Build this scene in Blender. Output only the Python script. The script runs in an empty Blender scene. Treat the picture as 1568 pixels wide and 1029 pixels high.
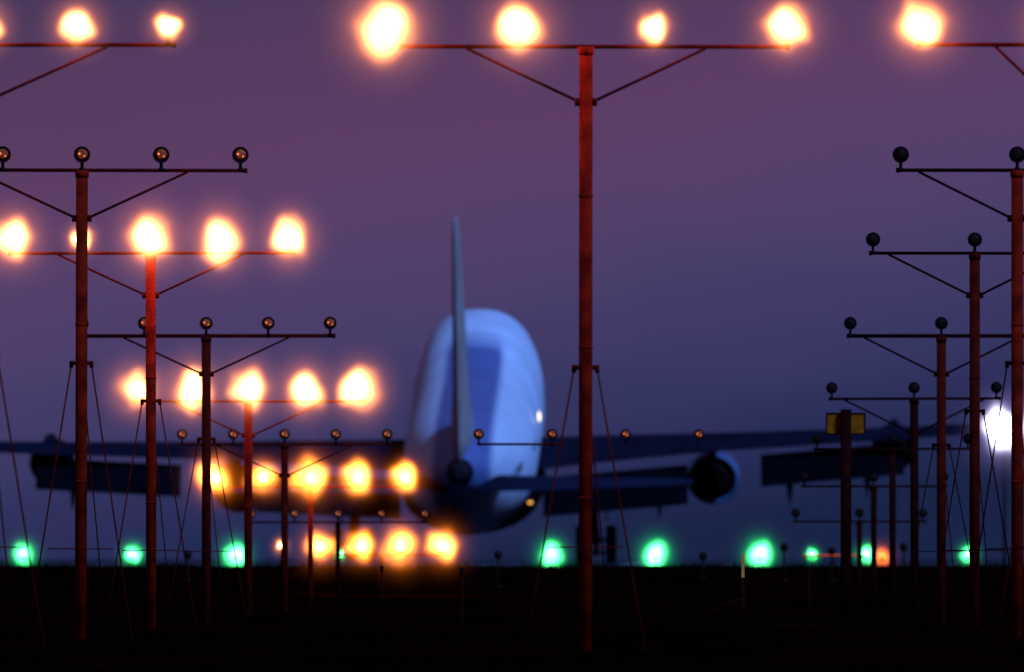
import bpy, bmesh, math, random
from mathutils import Vector, Matrix
random.seed(7)
scene = bpy.context.scene
COL = scene.collection

# ------------------------------------------------------------ helpers
def link(o, parent=None):
    COL.objects.link(o)
    if parent: o.parent = parent
    return o

def empty(name, loc=(0,0,0), rot=(0,0,0)):
    e = bpy.data.objects.new(name, None)
    e.empty_display_size = 0.3
    e.location = loc; e.rotation_euler = rot
    return link(e)

def mesh_obj(name, bm, mat, parent=None, loc=(0,0,0), smooth=True):
    me = bpy.data.meshes.new(name)
    bmesh.ops.recalc_face_normals(bm, faces=bm.faces)
    bm.to_mesh(me); bm.free()
    for p in me.polygons: p.use_smooth = smooth
    if mat: me.materials.append(mat)
    o = bpy.data.objects.new(name, me)
    o.location = loc
    return link(o, parent)

def tube(bm, a, b, r0, r1=None, seg=12):
    a = Vector(a); b = Vector(b); r1 = r0 if r1 is None else r1
    d = (b-a).normalized()
    up = Vector((0,0,1)) if abs(d.z) < .95 else Vector((1,0,0))
    u = d.cross(up).normalized(); v = d.cross(u)
    A=[];B=[]
    for i in range(seg):
        t = 2*math.pi*i/seg
        w = u*math.cos(t)+v*math.sin(t)
        A.append(bm.verts.new(a+w*r0)); B.append(bm.verts.new(b+w*r1))
    for i in range(seg):
        j=(i+1)%seg
        bm.faces.new((A[i],A[j],B[j],B[i]))
    bm.faces.new(A[::-1]); bm.faces.new(B)

def box(bm, c, s, rot=None):
    m = Matrix.Diagonal((s[0],s[1],s[2],1))
    M = Matrix.Translation(c) @ (rot.to_4x4() if rot else Matrix.Identity(4)) @ m
    bmesh.ops.create_cube(bm, size=1, matrix=M)

def sphere(bm, c, r, u=16, v=10, sc=(1,1,1)):
    bmesh.ops.create_uvsphere(bm, u_segments=u, v_segments=v, radius=r,
        matrix=Matrix.Translation(c) @ Matrix.Diagonal((sc[0],sc[1],sc[2],1)))

def lathe(bm, prof, c=(0,0,0), axis='Y', seg=28, close=False):
    c = Vector(c); rings=[]
    for (a, r) in prof:
        ring=[]
        for i in range(seg):
            t=2*math.pi*i/seg
            if axis=='Y': p=Vector((r*math.cos(t), a, r*math.sin(t)))
            else: p=Vector((r*math.cos(t), r*math.sin(t), a))
            ring.append(bm.verts.new(c+p))
        rings.append(ring)
    for k in range(len(rings)-1):
        for i in range(seg):
            j=(i+1)%seg
            bm.faces.new((rings[k][i],rings[k][j],rings[k+1][j],rings[k+1][i]))
    bm.faces.new(rings[0]); bm.faces.new(rings[-1])

def loft(bm, rings):
    R=[[bm.verts.new(p) for p in r] for r in rings]
    n=len(R[0])
    for k in range(len(R)-1):
        for i in range(n):
            j=(i+1)%n
            bm.faces.new((R[k][i],R[k][j],R[k+1][j],R[k+1][i]))
    bm.faces.new(R[0]); bm.faces.new(R[-1])

# ------------------------------------------------------------ materials
def new_mat(name):
    m = bpy.data.materials.new(name); m.use_nodes=True
    m.node_tree.nodes.clear()
    return m, m.node_tree.nodes, m.node_tree.links

def paint(name, c1, c2, scale=3.0, rough=.5, spec=.3, metal=0., bump=0.0):
    m,n,l = new_mat(name)
    o=n.new('ShaderNodeOutputMaterial'); b=n.new('ShaderNodeBsdfPrincipled')
    tc=n.new('ShaderNodeTexCoord'); nz=n.new('ShaderNodeTexNoise'); rp=n.new('ShaderNodeValToRGB')
    nz.inputs['Scale'].default_value=scale; nz.inputs['Detail'].default_value=6
    rp.color_ramp.elements[0].position=.35; rp.color_ramp.elements[1].position=.68
    rp.color_ramp.elements[0].color=(*c1,1); rp.color_ramp.elements[1].color=(*c2,1)
    l.new(tc.outputs['Object'],nz.inputs['Vector']); l.new(nz.outputs['Fac'],rp.inputs['Fac'])
    l.new(rp.outputs['Color'],b.inputs['Base Color'])
    b.inputs['Roughness'].default_value=rough; b.inputs['Specular IOR Level'].default_value=spec
    b.inputs['Metallic'].default_value=metal
    if bump:
        bp=n.new('ShaderNodeBump'); bp.inputs['Strength'].default_value=bump
        l.new(nz.outputs['Fac'],bp.inputs['Height']); l.new(bp.outputs['Normal'],b.inputs['Normal'])
    l.new(b.outputs['BSDF'],o.inputs['Surface'])
    return m

def emit(name, c, s):
    m,n,l=new_mat(name)
    o=n.new('ShaderNodeOutputMaterial'); e=n.new('ShaderNodeEmission')
    e.inputs['Color'].default_value=(*c,1); e.inputs['Strength'].default_value=s
    l.new(e.outputs['Emission'],o.inputs['Surface']); return m

def glare_volume(name, r, core, halo, warp, hs):
    """emissive volume imitating the glare around a lit lamp. r = radius (m); core/halo = peak line-of-sight radiance"""
    m,n,l=new_mat(name)
    o=n.new('ShaderNodeOutputMaterial')
    tc=n.new('ShaderNodeTexCoord')
    oi=n.new('ShaderNodeObjectInfo')
    nz=n.new('ShaderNodeTexNoise'); nz.noise_dimensions='4D'
    nz.inputs['Scale'].default_value=.65; nz.inputs['Detail'].default_value=0.0
    mul=n.new('ShaderNodeMath'); mul.operation='MULTIPLY'; mul.inputs[1].default_value=37.0
    l.new(oi.outputs['Random'],mul.inputs[0]); l.new(mul.outputs[0],nz.inputs['W'])
    l.new(tc.outputs['Object'],nz.inputs['Vector'])
    sub=n.new('ShaderNodeVectorMath'); sub.operation='SUBTRACT'; sub.inputs[1].default_value=(.5,.5,.5)
    l.new(nz.outputs['Color'],sub.inputs[0])
    sc=n.new('ShaderNodeVectorMath'); sc.operation='SCALE'; sc.inputs['Scale'].default_value=warp
    l.new(sub.outputs[0],sc.inputs[0])
    ad=n.new('ShaderNodeVectorMath'); ad.operation='ADD'
    l.new(tc.outputs['Object'],ad.inputs[0]); l.new(sc.outputs[0],ad.inputs[1])
    ln=n.new('ShaderNodeVectorMath'); ln.operation='LENGTH'; l.new(ad.outputs[0],ln.inputs[0])
    ln2=n.new('ShaderNodeVectorMath'); ln2.operation='LENGTH'; l.new(tc.outputs['Object'],ln2.inputs[0])
    def gauss(src, s, A):
        d=n.new('ShaderNodeMath'); d.operation='DIVIDE'; d.inputs[1].default_value=s; l.new(src,d.inputs[0])
        p=n.new('ShaderNodeMath'); p.operation='POWER'; p.inputs[1].default_value=2; l.new(d.outputs[0],p.inputs[0])
        g=n.new('ShaderNodeMath'); g.operation='MULTIPLY'; g.inputs[1].default_value=-1; l.new(p.outputs[0],g.inputs[0])
        e=n.new('ShaderNodeMath'); e.operation='EXPONENT'; l.new(g.outputs[0],e.inputs[0])
        k=n.new('ShaderNodeMath'); k.operation='MULTIPLY'; k.inputs[1].default_value=A/(1.77*s*r); l.new(e.outputs[0],k.inputs[0])
        return k.outputs[0]
    ems=[]
    for src,s,c in ((ln.outputs['Value'],.57,core),(ln2.outputs['Value'],hs,halo)):
        mx=max(c)
        e=n.new('ShaderNodeEmission'); e.inputs['Color'].default_value=(c[0]/mx,c[1]/mx,c[2]/mx,1)
        l.new(gauss(src,s,mx),e.inputs['Strength']); ems.append(e)
    a=n.new('ShaderNodeAddShader'); l.new(ems[0].outputs[0],a.inputs[0]); l.new(ems[1].outputs[0],a.inputs[1])
    l.new(a.outputs[0],o.inputs['Volume'])
    m.cycles.volume_step_rate=.7
    return m

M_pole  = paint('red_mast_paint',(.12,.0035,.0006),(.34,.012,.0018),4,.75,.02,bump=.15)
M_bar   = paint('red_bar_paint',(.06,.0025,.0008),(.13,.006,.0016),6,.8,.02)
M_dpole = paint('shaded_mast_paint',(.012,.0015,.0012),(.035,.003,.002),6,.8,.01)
M_metal = paint('lamp_housing_metal',(.010,.003,.002),(.022,.007,.004),9,.6,.06)
M_lens  = paint('amber_lens',(.45,.05,.010),(.75,.11,.025),14,.5,.06)
M_glint = emit('unlit_lens_glint',(1,.28,.09),1.2)  # emissive beads imitating glints on the unlit lamp lenses
M_lit   = emit('lit_lamp',(1,.40,.11),38)
M_green = emit('lit_green_lamp',(.1,1,.4),14)
M_white = emit('lit_white_lamp',(.85,.85,1),30)
M_redl  = emit('lit_red_lamp',(1,.12,.03),3.0)

_h={}
def glare_mat(kind, r):
    k=(kind,round(r,2))
    if k not in _h:
        P={'warm':((34,9.5,2.3),(.66,.17,.07),1.2,1.3),
           'amber':((34,8.0,.85),(.55,.10,.006),1.15,1.12),
           'green':((1.5,24,5.0),(.0,.45,.13),.9,1.15),
           'white':((30,28,38),(.25,.18,.45),1.7,1.35),
           'red':((6,.9,.1),(.3,.03,.0),.6,1.2)}[kind]
        _h[k]=glare_volume('lamp_glare_%s_%d'%(kind,int(k[1]*100)), r, *P)
    return _h[k]

def glow(parent, c, r, kind, name='glow_haze', stretch=1.0):  # added ball of emission shaped as lamp glare
    bm=bmesh.new(); sphere(bm,(0,0,0),3.3,24,16)
    o=mesh_obj(name,bm,glare_mat(kind,r),parent,loc=c)
    o.scale=(r,r,r*stretch)
    return o

# ------------------------------------------------------------ terrain
def gz(y):
    if y<400: return 0.0
    if y<470:
        t=(y-400)/70; return .82*(3*t*t-2*t*t*t)
    return .82
M_grass_g,n,l=new_mat('dark_turf')
o=n.new('ShaderNodeOutputMaterial'); b=n.new('ShaderNodeBsdfPrincipled'); tc=n.new('ShaderNodeTexCoord')
nz=n.new('ShaderNodeTexNoise'); nz.inputs['Scale'].default_value=.35; nz.inputs['Detail'].default_value=8
rp=n.new('ShaderNodeValToRGB'); rp.color_ramp.elements[0].position=.42; rp.color_ramp.elements[1].position=.72
rp.color_ramp.elements[0].color=(.0008,.0004,.0001,1); rp.color_ramp.elements[1].color=(.014,.0018,.0003,1)
l.new(tc.outputs['Object'],nz.inputs['Vector']); l.new(nz.outputs['Fac'],rp.inputs['Fac'])
l.new(rp.outputs['Color'],b.inputs['Base Color']); b.inputs['Roughness'].default_value=1; b.inputs['Specular IOR Level'].default_value=0
l.new(b.outputs['BSDF'],o.inputs['Surface'])
ys=[-200,0,60,120]+[150+i*4 for i in range(90)]+[520,600,700,850,1100,1500,2200,3500,6000,12000]
xs=[-9000,-3000,-900,-300,-120,-60]+[-40+i*2 for i in range(41)]+[60,120,300,900,3000,9000]
bm=bmesh.new(); G=[]
for y in ys:
    row=[]
    for x in xs:
        h=gz(y)+(random.uniform(-.05,.05) if 130<y<480 else 0)
        row.append(bm.verts.new((x,y,h)))
    G.append(row)
for i in range(len(ys)-1):
    for j in range(len(xs)-1):
        bm.faces.new((G[i][j],G[i][j+1],G[i+1][j+1],G[i+1][j]))
mesh_obj('ground',bm,M_grass_g)

SL=.009   # approach centreline slope in x per metre of y
M_asph=paint('runway_asphalt',(.02,.02,.022),(.035,.035,.035),.8,.9,.0)
M_mark=paint('runway_marking_paint',(.25,.25,.24),(.35,.35,.34),1.5,.8,.0)
def strip(bm,x0,x1,y0,y1,z):
    vs=[bm.verts.new((x+SL*(y-480)+3.0,y,z)) for x,y in ((x0,y0),(x1,y0),(x1,y1),(x0,y1))]
    bm.faces.new(vs)
bm=bmesh.new(); strip(bm,-30,30,500,4000,.845); rw=mesh_obj('runway',bm,M_asph,smooth=False)
bm=bmesh.new()
for i in range(8):
    for s in (-1,1):
        x=s*(4+i*3.0); strip(bm,x-.9,x+.9,515,555,.852)
for i in range(50): strip(bm,-.45,.45,600+i*60,636+i*60,.852)
for s in (-1,1): strip(bm,s*28-.45,s*28+.45,505,3990,.852)
mesh_obj('markings',bm,M_mark,rw,smooth=False)

# grass
M_blade=paint('grass_blade',(.001,.0006,.0002),(.005,.0016,.0005),3,1,.0)
bm=bmesh.new()
for i in range(15000):
    if i<9000: y=random.uniform(425,498)
    else: y=random.uniform(150,425)
    x=random.uniform(-.034,.034)*y
    clump=.5+.5*math.sin(x*1.3+y*.21)*math.sin(x*.37-y*.13)
    h=(.07+.18*random.random()*clump)
    a=random.uniform(0,math.pi); w=.03
    dx,dy=math.cos(a)*w,math.sin(a)*w; z=gz(y)-.05
    lx,ly=random.uniform(-.07,.07),random.uniform(-.07,.07)
    v=[bm.verts.new((x-dx,y-dy,z)),bm.verts.new((x+dx,y+dy,z)),bm.verts.new((x+lx,y+ly,z+h))]
    bm.faces.new(v)
mesh_obj('grass',bm,M_blade,smooth=False)

# ------------------------------------------------------------ approach light masts
def lamp(parent, idx, x, z, state, r, kind, stretch):
    bm=bmesh.new()
    c=(x,0,z)
    lathe(bm,[(-.06,.096),(-.065,.104),(-.045,.108),(-.03,.100),(.03,.090),(.08,.062),(.11,.025)],c,'Y',20)
    tube(bm,(x,0,z-.19),(x,0,z-.09),.022,.022,10)
    tube(bm,(x,0,z-.20),(x,0,z-.165),.045,.03,12)
    mesh_obj('lamp_housing_%d'%idx,bm,M_metal,parent)
    if state=='lit':
        bm=bmesh.new(); sphere(bm,(x,-.085,z),.085,14,10,(1,.5,1))
        mesh_obj('lamp_bulb_%d'%idx,bm,M_lit,parent)
        glow(parent,(x,-.1,z+.01),r,kind,'lamp_glow_%d'%idx,stretch)
    elif state=='amber':
        bm=bmesh.new(); lathe(bm,[(-.085,.02),(-.078,.05),(-.066,.075)],c,'Y',18)
        mesh_obj('lamp_lens_%d'%idx,bm,M_lens,parent)
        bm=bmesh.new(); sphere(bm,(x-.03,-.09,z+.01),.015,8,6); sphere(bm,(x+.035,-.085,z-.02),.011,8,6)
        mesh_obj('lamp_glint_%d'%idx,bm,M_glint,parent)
    else:
        bm=bmesh.new(); lathe(bm,[(-.085,.02),(-.078,.05),(-.066,.085)],c,'Y',18)
        mesh_obj('lamp_glass_%d'%idx,bm,M_metal,parent)

def mast(X,Y,H,offs,state,radii=None,kind='warm',collar=None,braces=(1.36,.62),mp=None,mb=None,pr=.077,bar=None):
    mp=mp or M_pole; mb=mb or M_bar
    z0=gz(Y)
    e=empty('approach_light_mast',(X,Y,0))
    e.rotation_euler=(0,random.uniform(-.003,.003),random.uniform(-.02,.02))
    bm=bmesh.new()
    tube(bm,(0,0,z0-.3),(0,0,H-.02),pr,pr,18)
    tube(bm,(0,0,H-.09),(0,0,H+.0),pr+.012,pr+.012,18)
    nn=max(1,int((H-z0)/1.6))
    for k in range(1,nn): 
        zz=z0+k*(H-z0)/nn
        tube(bm,(0,0,zz),(0,0,zz+.03),pr+.006,pr+.006,18)
    mesh_obj('pole',bm,mp,e)
    b0,b1=bar if bar else (min(offs)-.06,max(offs)+.09)
    bm=bmesh.new()
    tube(bm,(b0,0,H),(b1,0,H),.024,.024,8)
    tube(bm,(b0,0,H-.0),(b0+.05,0,H),.032,.032,8)
    tube(bm,(b1-.05,0,H),(b1,0,H),.032,.032,8)
    mesh_obj('crossbar',bm,mb,e)
    if braces and H-z0>1.2:
        bw,bd=braces
        bm=bmesh.new()
        for s in (-1,1):
            tube(bm,(s*bw,0,H-.02),(s*pr*.9,0,H-bd),.017,.017,8)
            box(bm,(s*(pr+.02),0,H-bd),(.06,.05,.09))
        mesh_obj('brace',bm,mb,e)
    if collar:
        bm=bmesh.new()
        box(bm,(0,0,collar),(.27,.06,.05))
        for s in (-1,1):
            tube(bm,(s*.13,0,collar-.06),(s*.13,0,collar+.03),.026,.026,8)
            tube(bm,(s*.13,0,collar-.02),(s*.68,-.3,z0-.05),.012,.012,6)
        tube(bm,(.0,.13,collar-.02),(.30,.9,z0-.05),.010,.010,6)
        tube(bm,(-.42,-.2,z0+1.15),(.42,-.2,z0+1.15),.009,.009,6)
        mesh_obj('support_legs',bm,mb,e)
    for i,x in enumerate(offs):
        st=state if isinstance(state,str) else state[i]
        r=(radii[i] if radii else .2)
        lamp(e,i+1,x,H+.20,st,r,kind,random.uniform(.95,1.15))
    return e

O5=[-2.04,-1.02,0,1.02,2.04]; C4=[-2.25,-.75,.75,2.25]; R3=[-1.5,0,1.5]
mast(.82,190,6.74,C4,'lit',[.29,.24,.14,.215],'warm',collar=3.16,braces=(1.34,.62),bar=(-2.1,2.28))
mast(-5.89,190,6.76,O5,'lit',[.14,.14,.16,.175,.135],'warm',collar=3.3,braces=(1.36,.6))
mast(6.07,190,6.76,R3,'lit',[.24,.2,.2],'warm',collar=3.3,braces=(.68,.6))
mast(-5.55,218.5,6.01,O5,'amber',collar=3.54)
mast(-5.31,250,5.51,O5,'lit',[.26,.14,.28,.26,.23],'warm',collar=3.35)
mast(-5.03,279.6,4.69,O5,'amber',collar=3.0,mp=M_bar)
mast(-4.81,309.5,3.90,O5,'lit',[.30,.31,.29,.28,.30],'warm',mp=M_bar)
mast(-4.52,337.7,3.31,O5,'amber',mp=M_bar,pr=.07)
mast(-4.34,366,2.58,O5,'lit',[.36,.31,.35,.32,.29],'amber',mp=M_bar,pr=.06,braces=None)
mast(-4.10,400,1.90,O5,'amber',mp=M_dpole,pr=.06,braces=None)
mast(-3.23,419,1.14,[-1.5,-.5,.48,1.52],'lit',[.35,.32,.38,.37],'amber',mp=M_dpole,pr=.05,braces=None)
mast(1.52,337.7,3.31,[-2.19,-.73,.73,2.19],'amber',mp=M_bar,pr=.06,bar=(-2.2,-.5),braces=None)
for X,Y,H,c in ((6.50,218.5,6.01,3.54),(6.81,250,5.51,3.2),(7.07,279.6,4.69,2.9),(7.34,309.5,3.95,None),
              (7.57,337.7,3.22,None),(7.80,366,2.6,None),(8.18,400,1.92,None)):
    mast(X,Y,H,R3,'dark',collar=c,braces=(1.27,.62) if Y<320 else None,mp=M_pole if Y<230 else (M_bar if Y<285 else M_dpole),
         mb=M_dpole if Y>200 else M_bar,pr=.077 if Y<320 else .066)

# ------------------------------------------------------------ runway threshold lights
def ground_light(name,X,Y,Z,r,kind,mat,lit=True):
    z0=gz(Y); e=empty(name,(X,Y,0)); bm=bmesh.new()
    tube(bm,(0,0,z0-.1),(0,0,Z-.07),.03,.025,10)
    lathe(bm,[(Z-.1,.07),(Z-.07,.09),(Z-.03,.09),(Z-.02,.06)],(0,0,0),'Z',16)
    tube(bm,(0,0,z0-.02),(0,0,z0+.04),.12,.1,12)
    mesh_obj('stem',bm,M_metal,e)
    bm=bmesh.new(); lathe(bm,[(Z-.02,.06),(Z+.03,.062),(Z+.075,.045),(Z+.09,.015)],(0,0,0),'Z',16)
    mesh_obj('dome_lens',bm,mat if lit else M_metal,e)
    if lit and r>0: glow(e,(0,0,Z+.03),r,kind,stretch=1.1)
    return e
D=480
for X,r in ((-13.79,.26),(-10.72,.23),(-7.81,.30),(-4.87,.12),(1.11,.31),(4.06,.34),(7.0,.33),(8.49,.15),(10.0,.21),(12.90,.21)):
    ground_light('runway_threshold_light',X,D,1.14,r,'green',M_green)
for X,Y,Z in ((-.35,430,1.15),(4.95,440,1.12),(7.05,440,1.35),(8.28,440,1.25),(10.15,440,1.35),(-8.4,440,1.15)):
    e=ground_light('unlit_runway_light',X,Y,Z,0,'green',M_green,False)
    bm=bmesh.new(); sphere(bm,(0,0,Z+.0),.11,14,10); mesh_obj('globe',bm,M_metal,e)
ground_light('red_obstruction_light',10.46,480,1.08,.24,'red',M_redl)
ground_light('taxiway_light',-6.53,480,1.38,.14,'warm',M_lit)
e=empty('clearance_light_bar',(9.05,478,0)); bm=bmesh.new()
for x in (-.8,0,.8): tube(bm,(x,0,.7),(x,0,1.13),.02,.02,8)
tube(bm,(-.9,.03,1.12),(.9,.03,1.12),.02,.02,8); mesh_obj('frame',bm,M_dpole,e)
bm=bmesh.new(); tube(bm,(-.85,0,1.15),(.85,0,1.15),.018,.018,8); mesh_obj('light_strip',bm,emit('dim_red_strip',(1,.16,.04),.5),e)

# bright white floodlight beside the runway
e=empty('airfield_floodlight',(17.4,600,0)); bm=bmesh.new()
tube(bm,(0,.1,.7),(0,.1,5.4),.05,.04,12); box(bm,(0,.12,5.65),(.7,.2,.5)); tube(bm,(-.3,.05,5.35),(.3,.05,5.35),.04,.04,8)
mesh_obj('mast',bm,M_metal,e)
bm=bmesh.new(); box(bm,(0,0,5.65),(.6,.03,.4)); mesh_obj('lamp_face',bm,M_white,e,smooth=False)
glow(e,(0,-.1,5.65),.60,'white',stretch=1.1)

# yellow guidance sign on its post
M_sign=paint('amber_sign_face',(.20,.038,.001),(.50,.11,.003),4,.7,.02)
e=empty('guidance_sign',(5.9,300,0)); bm=bmesh.new()
tube(bm,(0,0,-.2),(0,0,3.64),.098,.098,14); tube(bm,(0,0,3.6),(0,0,3.67),.1,.09,14)
mesh_obj('post',bm,M_dpole,e)
bm=bmesh.new(); box(bm,(0,.14,3.42),(.67,.06,.34)); bmesh.ops.bevel(bm,geom=bm.edges[:],offset=.012,segments=2)
mesh_obj('panel',bm,M_sign,e,smooth=False)
bm=bmesh.new()
for s in (-1,1):
    box(bm,(s*.34,.14,3.42),(.025,.09,.37)); box(bm,(0,.14,3.42+s*.18),(.7,.09,.022))
mesh_obj('frame',bm,M_metal,e,smooth=False)

# marker stakes
M_stake=paint('reflective_orange',(.7,.2,.02),(.9,.32,.04),20,.5,.05)
e=empty('marker_stake',(3.4,250,0)); bm=bmesh.new()
tube(bm,(0,0,-.1),(0,0,.75),.03,.028,8); tube(bm,(0,.0,.45),(-.42,.05,.28),.02,.03,8); box(bm,(-.4,.05,.26),(.18,.1,.06))
mesh_obj('post',bm,M_dpole,e)
bm=bmesh.new(); box(bm,(0,-.02,.92),(.045,.02,.34)); mesh_obj('reflector',bm,M_stake,e,smooth=False)
for X,Y in ((-.62,210),(-2.3,300),(4.9,280)):
    e=empty('marker_stake',(X,Y,0)); bm=bmesh.new(); tube(bm,(0,0,-.1),(0,0,.85),.022,.02,8); box(bm,(0,0,.86),(.06,.03,.1)); mesh_obj('post',bm,M_dpole,e)

# ------------------------------------------------------------ airplane
def fus_mat():
    m,n,l=new_mat('fuselage_paint')
    o=n.new('ShaderNodeOutputMaterial'); b=n.new('ShaderNodeBsdfPrincipled'); tc=n.new('ShaderNodeTexCoord')
    sp=n.new('ShaderNodeSeparateXYZ'); l.new(tc.outputs['Object'],sp.inputs[0])
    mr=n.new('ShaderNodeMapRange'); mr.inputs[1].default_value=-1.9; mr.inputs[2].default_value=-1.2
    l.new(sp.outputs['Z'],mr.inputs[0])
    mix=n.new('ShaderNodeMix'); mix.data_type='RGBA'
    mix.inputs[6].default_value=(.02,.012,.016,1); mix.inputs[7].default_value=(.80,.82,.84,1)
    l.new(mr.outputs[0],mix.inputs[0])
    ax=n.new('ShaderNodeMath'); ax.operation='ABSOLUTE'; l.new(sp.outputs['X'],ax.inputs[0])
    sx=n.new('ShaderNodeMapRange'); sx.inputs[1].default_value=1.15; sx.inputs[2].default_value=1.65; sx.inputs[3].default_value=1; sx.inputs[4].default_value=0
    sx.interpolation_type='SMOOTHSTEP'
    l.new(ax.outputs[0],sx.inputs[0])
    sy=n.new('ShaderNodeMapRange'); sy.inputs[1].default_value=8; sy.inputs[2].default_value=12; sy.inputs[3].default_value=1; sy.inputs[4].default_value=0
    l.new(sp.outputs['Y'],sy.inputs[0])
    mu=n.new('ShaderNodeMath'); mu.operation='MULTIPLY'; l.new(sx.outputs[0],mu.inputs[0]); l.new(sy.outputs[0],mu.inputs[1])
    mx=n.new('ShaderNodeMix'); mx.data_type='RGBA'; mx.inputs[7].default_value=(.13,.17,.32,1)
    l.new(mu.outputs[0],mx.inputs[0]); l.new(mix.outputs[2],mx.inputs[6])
    nz=n.new('ShaderNodeTexNoise'); nz.inputs['Scale'].default_value=.5; nz.inputs['Detail'].default_value=5
    l.new(tc.outputs['Object'],nz.inputs['Vector'])
    g=n.new('ShaderNodeMapRange'); g.inputs[1].default_value=.3; g.inputs[2].default_value=.7; g.inputs[3].default_value=.78; g.inputs[4].default_value=1.0
    l.new(nz.outputs['Fac'],g.inputs[0])
    mm=n.new('ShaderNodeMix'); mm.data_type='RGBA'; mm.blend_type='MULTIPLY'; mm.inputs[0].default_value=1
    l.new(mx.outputs[2],mm.inputs[6]); l.new(g.outputs[0],mm.inputs[7])
    l.new(mm.outputs[2],b.inputs['Base Color']); b.inputs['Roughness'].default_value=.42
    b.inputs['Specular IOR Level'].default_value=.35
    l.new(b.outputs['BSDF'],o.inputs['Surface']); return m
M_fus=fus_mat()
M_wing=paint('wing_grey_paint',(.005,.005,.011),(.011,.010,.022),.6,.8,.01)
M_stab=paint('stabiliser_paint',(.007,.008,.020),(.014,.016,.036),.6,.8,.02)
M_flap=paint('flap_paint',(.002,.0018,.003),(.0045,.0036,.0055),.6,.85,.0)
M_nac=paint('nacelle_paint',(.04,.06,.10),(.10,.13,.2),.8,.4,.25)
M_fin=paint('fin_paint',(.40,.29,.22),(.52,.40,.32),.5,.5,.12)
M_dark=paint('dark_metal',(.004,.002,.002),(.010,.005,.005),2,.8,.02)
M_tyre=paint('tyre_rubber',(.003,.003,.003),(.006,.006,.006),3,.9,.01)
M_tail=paint('tail_cone_metal',(.012,.007,.008),(.024,.016,.018),1,.7,.06)

plane=empty('airplane',(-1.92,839,6.77))
plane.rotation_mode='XYZ'
Rm = Matrix.Rotation(math.radians(-.85),4,'Z') @ Matrix.Rotation(math.radians(5.05),4,'X') @ Matrix.Rotation(math.radians(-1.0),4,'Y')
plane.rotation_euler = Rm.to_euler('XYZ')

def fring(y,hw,up,dn,zc,n=48,ex=2.0):
    ring=[]
    for i in range(n):
        t=2*math.pi*i/n; c,s=math.cos(t),math.sin(t)
        x=hw*math.copysign(abs(c)**(2/ex),c)
        hh=up if s>=0 else dn
        ring.append((x,y,zc+hh*math.copysign(abs(s)**(2/ex),s)))
    return ring
S=[(-36.0,.18,.28,.28,1.55,2),(-35.2,.45,.55,.6,1.50,2),(-33,.95,1.0,1.15,1.35,2),(-30,1.45,1.5,1.7,1.15,2),(-26,2.05,2.05,2.4,.85,2),
   (-21,2.65,2.6,2.95,.45,2),(-16,3.05,3.0,3.3,.15,2),(-11,3.25,3.22,3.4,0,2.05),(-5,3.28,3.3,3.7,0,2.1),(3,3.28,3.45,3.9,0,2.1),(7,3.28,3.9,3.85,0,2.15),(10,3.28,4.5,3.6,0,2.2),
   (13,3.28,4.95,3.35,0,2.4),(22,3.25,5.0,3.3,0,2.4),(26,3.0,4.5,3.1,0,2.2),(29,2.3,3.3,2.5,-.2,2),(31,1.5,2.0,1.7,-.5,2),(32.3,.5,.6,.6,-.8,2)]
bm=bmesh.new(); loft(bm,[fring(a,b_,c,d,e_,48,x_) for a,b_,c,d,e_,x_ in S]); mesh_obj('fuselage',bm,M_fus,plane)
bm=bmesh.new()
loft(bm,[fring(y,w,.8,d,-2.0,28) for y,w,d in ((-11,.8,.6),(-9,2.6,1.6),(-5,3.4,2.05),(2,3.6,2.1),(8,3.4,1.9),(11,2.3,1.4),(13,.8,.5))])
mesh_obj('belly_fairing',bm,M_dark,plane)
bm=bmesh.new(); lathe(bm,[(-36.25,.14),(-36.3,.2),(-36.0,.34),(-35.0,.66),(-34.9,.5)],(0,0,1.5),'Y',20); mesh_obj('tail_cone',bm,M_tail,plane)

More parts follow.
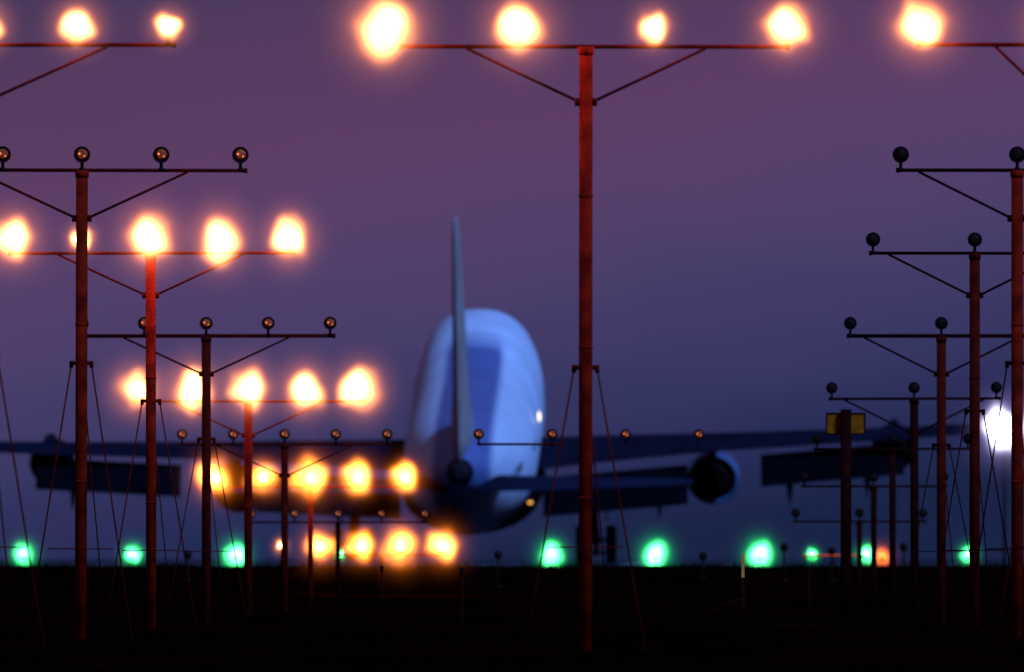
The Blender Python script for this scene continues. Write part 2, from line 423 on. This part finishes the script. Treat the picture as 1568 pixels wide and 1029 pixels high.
def foil(x,yle,ch,z,th,vertical=False,n=10):
    pts=[]; up=[];dn=[]
    for i in range(n+1):
        t=i/n; c=(1-math.cos(math.pi*t))/2
        h=th*(1.98*math.sqrt(c)-.84*c-2.34*c*c+1.9*c**3-.68*c**4)*.85
        up.append((c,h)); dn.append((c,-h))
    for c,h in up+dn[::-1][1:-1]:
        if vertical: pts.append((h,yle-c*ch,z))
        else: pts.append((x,yle-c*ch,z+h))
    return pts
for side,nm in ((1,'right'),(-1,'left')):
    bm=bmesh.new()
    secs=[(1.5,11.5,16,-1.15,1.15),(3.4,10,14.5,-.9,1.1),(8,6,11,-.45,.85),(12.5,2.4,8.6,-.05,.60),(20,-3.6,6.2,.60,.42),(27,-9.2,4.6,1.30,.30),(31.2,-12.7,3.6,1.88,.20),(32,-13.8,2.4,2.0,.08)]
    loft(bm,[foil(side*x,y,c,z,t) for x,y,c,z,t in secs]); mesh_obj(nm+'_wing',bm,M_wing,plane)
    for k,(xa,xb,ya,yb,za,zb,ch) in enumerate(((3.5,10.6,-4.0,-4.6,-1.45,-.9,3.4),(14.2,21.2,-6.3,-8.4,-.35,.32,2.7))):
        bm=bmesh.new()
        dy=dz=0
        for ang,ln in ((12,.33),(28,.38),(45,.32)):
            a=math.radians(ang); L=ch*ln
            R=[]
            for x,y0,z0 in ((xa,ya,za),(xb,yb,zb)):
                ring=[]
                for u,h in ((0,.0),(.15,.11),(.5,.12),(1,.015),(1,-.015),(.5,-.07),(.15,-.09)):
                    yy=-u*L; ring.append((side*x, y0+dy+yy*math.cos(a)+h*math.sin(a)*-1, z0+dz+yy*math.sin(a)+h*math.cos(a)))
                R.append(ring)
            loft(bm,R)
            dy-=L*math.cos(a)+.0; dz-=L*math.sin(a)+.01
        mesh_obj('%s_flap_%d'%(nm,k+1),bm,M_flap,plane,smooth=False)
    bm=bmesh.new()
    for x,yc,zc in ((5.6,-4,-1.9),(9.2,-4.6,-1.6),(15.6,-6.5,-.9),(19.4,-7.6,-.5)):
        prof=[(3.2,.05),(2,.22),(.5,.32),(-1.2,.30),(-2.6,.18),(-3.6,.03)]
        rings=[]
        for a,r in prof:
            drop=0 if a>0 else a*.42
            rings.append([(side*x+r*.7*math.cos(t*math.pi/6),yc+a,zc+drop+r*1.3*math.sin(t*math.pi/6)) for t in range(12)])
        loft(bm,rings)
    mesh_obj(nm+'_flap_track_fairings',bm,M_flap,plane)
    for k,(x,y,z,r) in enumerate(((11.8,6.0,-2.35,1.33),(20.8,-1.2,-.45,1.08))):
        bm=bmesh.new()
        prof=[(-1.6,r*.86),(-1.62,r*.90),(-.6,r*1.0),(.8,r*1.03),(1.8,r*.98),(2.35,r*.88),(2.3,r*.8),(1.6,r*.76),(-1.5,r*.8)]
        c=(side*x,y,z); seg=32; rings=[]
        for a,rr in prof+[prof[0]]:
            rings.append([bm.verts.new((c[0]+rr*math.cos(2*math.pi*i/seg),c[1]+a,c[2]+rr*math.sin(2*math.pi*i/seg))) for i in range(seg)])
        for q in range(len(rings)-1):
            for i in range(seg):
                j=(i+1)%seg; bm.faces.new((rings[q][i],rings[q][j],rings[q+1][j],rings[q+1][i]))
        mesh_obj('%s_engine_nacelle_%d'%(nm,k+1),bm,M_nac if k==0 else M_flap,plane)
        bm=bmesh.new()
        lathe(bm,[(1.4,r*.78),(-.4,r*.74),(-1.5,r*.62),(-2.6,r*.50),(-2.65,r*.42),(-2.4,r*.36),(-3.3,r*.1)],c,'Y',28)
        mesh_obj('%s_engine_core_%d'%(nm,k+1),bm,M_dark,plane)
        bm=bmesh.new()
        P=[(1.6,z+r*.9),(-2.4,z+r*.75),(-6.2,z+r*1.2),(-3.0,z+r*1.0+(.9 if k==0 else .4)),(.4,z+r*1.0+.3)]
        loft(bm,[[(side*x+w,y+a,b) for a,b in P] for w in (-.2,.2)])
        mesh_obj('%s_engine_pylon_%d'%(nm,k+1),bm,M_wing,plane,smooth=False)
    bm=bmesh.new()
    loft(bm,[foil(side*x,y,c,z,t) for x,y,c,z,t in ((.6,-26,8.4,.50,.50),(3,-27.7,7.2,.55,.42),(10.6,-33,2.9,.80,.18),(11,-33.6,1.8,.82,.06))])
    mesh_obj(nm+'_stabiliser',bm,M_stab,plane)
    bm=bmesh.new()
    X=side*6.0
    tube(bm,(X-side*.3,-1.5,-1.6),(X,-2,-4.9),.28,.24,12); tube(bm,(X,-2,-3.2),(X-side*1.6,-1.8,-1.9),.09,.09,8)
    tube(bm,(X,-2.1,-3.9),(X,.6,-2.0),.08,.08,8)
    tube(bm,(X,-2.95,-5.3),(X,-1.1,-4.75),.13,.13,10)
    for yy,zz in ((-2.9,-5.28),(-1.15,-4.78)): tube(bm,(X-.72,yy,zz),(X+.72,yy,zz),.09,.09,10)
    box(bm,(X+side*.55,-1.9,-2.9),(.06,2.0,1.6))
    mesh_obj(nm+'_wing_gear',bm,M_dark,plane)
    bm=bmesh.new()
    for yy,zz in ((-2.9,-5.22),(-1.15,-4.72)):
        for s in (-.75,.75):
            tube(bm,(X+s-.25,yy,zz),(X+s+.25,yy,zz),.62,.62,24); tube(bm,(X+s-.15,yy,zz),(X+s+.15,yy,zz),.68,.68,24)
    mesh_obj(nm+'_wing_gear_wheels',bm,M_tyre,plane)
bm=bmesh.new(); tube(bm,(0,25,-2.6),(0,25.2,-5.0),.14,.12,10)
for s in (-.45,.45): tube(bm,(s-.16,25.2,-5.1),(s+.16,25.2,-5.1),.6,.6,20)
mesh_obj('nose_gear',bm,M_tyre,plane)
bm=bmesh.new()
loft(bm,[foil(0,y,c,z,t,True) for z,y,c,t in ((1.6,-20.5,15.0,1.3),(3.0,-24,11.8,.95),(5,-25.8,10.2,.70),(9,-29.3,7.2,.50),(12.6,-32.3,4.6,.32),(13.3,-33.2,3.6,.20),(13.5,-33.8,2.4,.08))])
mesh_obj('tail_fin',bm,M_fin,plane)
bm=bmesh.new(); sphere(bm,(3.32,-2,1.45),.10,10,8,(.6,1,2.6)); mesh_obj('hull_side_glint',bm,emit('white_glint',(1,.85,.6),2.6),plane)  # glowing bead added as a bright glint on the hull side, no lamp
bm=bmesh.new(); sphere(bm,(2.9,-9,-2.2),.08,10,8,(1.6,1,1)); sphere(bm,(-3.05,-9,-1.1),.08,10,8,(2,1,1)); mesh_obj('wing_root_glint',bm,emit('orange_glint',(1,.45,.1),1.4),plane)  # glowing beads added as orange glints near the wing roots
bm=bmesh.new()
for s in (-1,1):
    for i in range(70):
        y=-24+i*.72
        hw=3.25 if y>-11 else 3.25-(-11-y)*.055
        box(bm,(s*(hw*.985),y,.55),(.03,.26,.38))
mesh_obj('cabin_windows',bm,M_dark,plane,smooth=False)

# ------------------------------------------------------------ sky (world) and light
w=bpy.data.worlds.new('World'); scene.world=w; w.use_nodes=True
n=w.node_tree.nodes; l=w.node_tree.links; n.clear()
out=n.new('ShaderNodeOutputWorld'); bg=n.new('ShaderNodeBackground')
tc=n.new('ShaderNodeTexCoord'); sp=n.new('ShaderNodeSeparateXYZ'); l.new(tc.outputs['Generated'],sp.inputs[0])
nz=n.new('ShaderNodeTexNoise'); nz.inputs['Scale'].default_value=70; nz.inputs['Detail'].default_value=5
mp=n.new('ShaderNodeMapping'); mp.inputs['Scale'].default_value=(1,1,3); l.new(tc.outputs['Generated'],mp.inputs[0]); l.new(mp.outputs[0],nz.inputs['Vector'])
def M(op,a,b):
    k=n.new('ShaderNodeMath'); k.operation=op
    for i,v in enumerate((a,b)):
        if isinstance(v,(int,float)): k.inputs[i].default_value=v
        else: l.new(v,k.inputs[i])
    return k.outputs[0]
el=M('ADD',M('MULTIPLY',sp.outputs['Z'],1/.04),M('MULTIPLY',M('SUBTRACT',nz.outputs['Fac'],.5),.12))
el2=M('ADD',el,M('MULTIPLY',sp.outputs['X'],-4.0))
rp=n.new('ShaderNodeValToRGB'); l.new(el2,rp.inputs['Fac'])
def s2l(c): return tuple(((v/255+.055)/1.055)**2.4 if v>10 else v/255/12.92 for v in c)
st=[(0,(26,36,70)),(.09,(36,43,84)),(.22,(54,54,98)),(.38,(72,62,106)),(.52,(86,64,107)),(.66,(92,62,101)),(.82,(84,59,95)),(1,(68,56,92))]
cr=rp.color_ramp
cr.elements[0].position=0; cr.elements[0].color=(*s2l(st[0][1]),1); cr.elements[1].position=1; cr.elements[1].color=(*s2l(st[-1][1]),1)
for p,c in st[1:-1]:
    e_=cr.elements.new(p); e_.color=(*s2l(c),1)
l.new(rp.outputs['Color'],bg.inputs['Color']); bg.inputs['Strength'].default_value=1.0
l.new(bg.outputs[0],out.inputs['Surface'])

sd=bpy.data.lights.new('sun','SUN'); sd.energy=5.0; sd.angle=math.radians(12); sd.color=(.125,.32,1.0)
so=bpy.data.objects.new('sun',sd); link(so)
dirv=Vector((-.42,.55,-.60)).normalized()     # light travels away from the camera, down, to the left
so.rotation_euler=dirv.to_track_quat('-Z','Y').to_euler()

# ------------------------------------------------------------ camera
cd=bpy.data.cameras.new('camera'); cam=bpy.data.objects.new('camera',cd); link(cam)
cd.sensor_width=36; cd.lens=36*26000/1568; cd.clip_start=1; cd.clip_end=20000
cam.location=(0,0,1.0); cam.rotation_euler=(math.radians(90)+343/26000,0,0)
cd.dof.use_dof=True; cd.dof.focus_distance=240; cd.dof.aperture_fstop=4.9
scene.camera=cam
scene.view_settings.view_transform='Standard'; scene.view_settings.look='None'; scene.view_settings.exposure=0
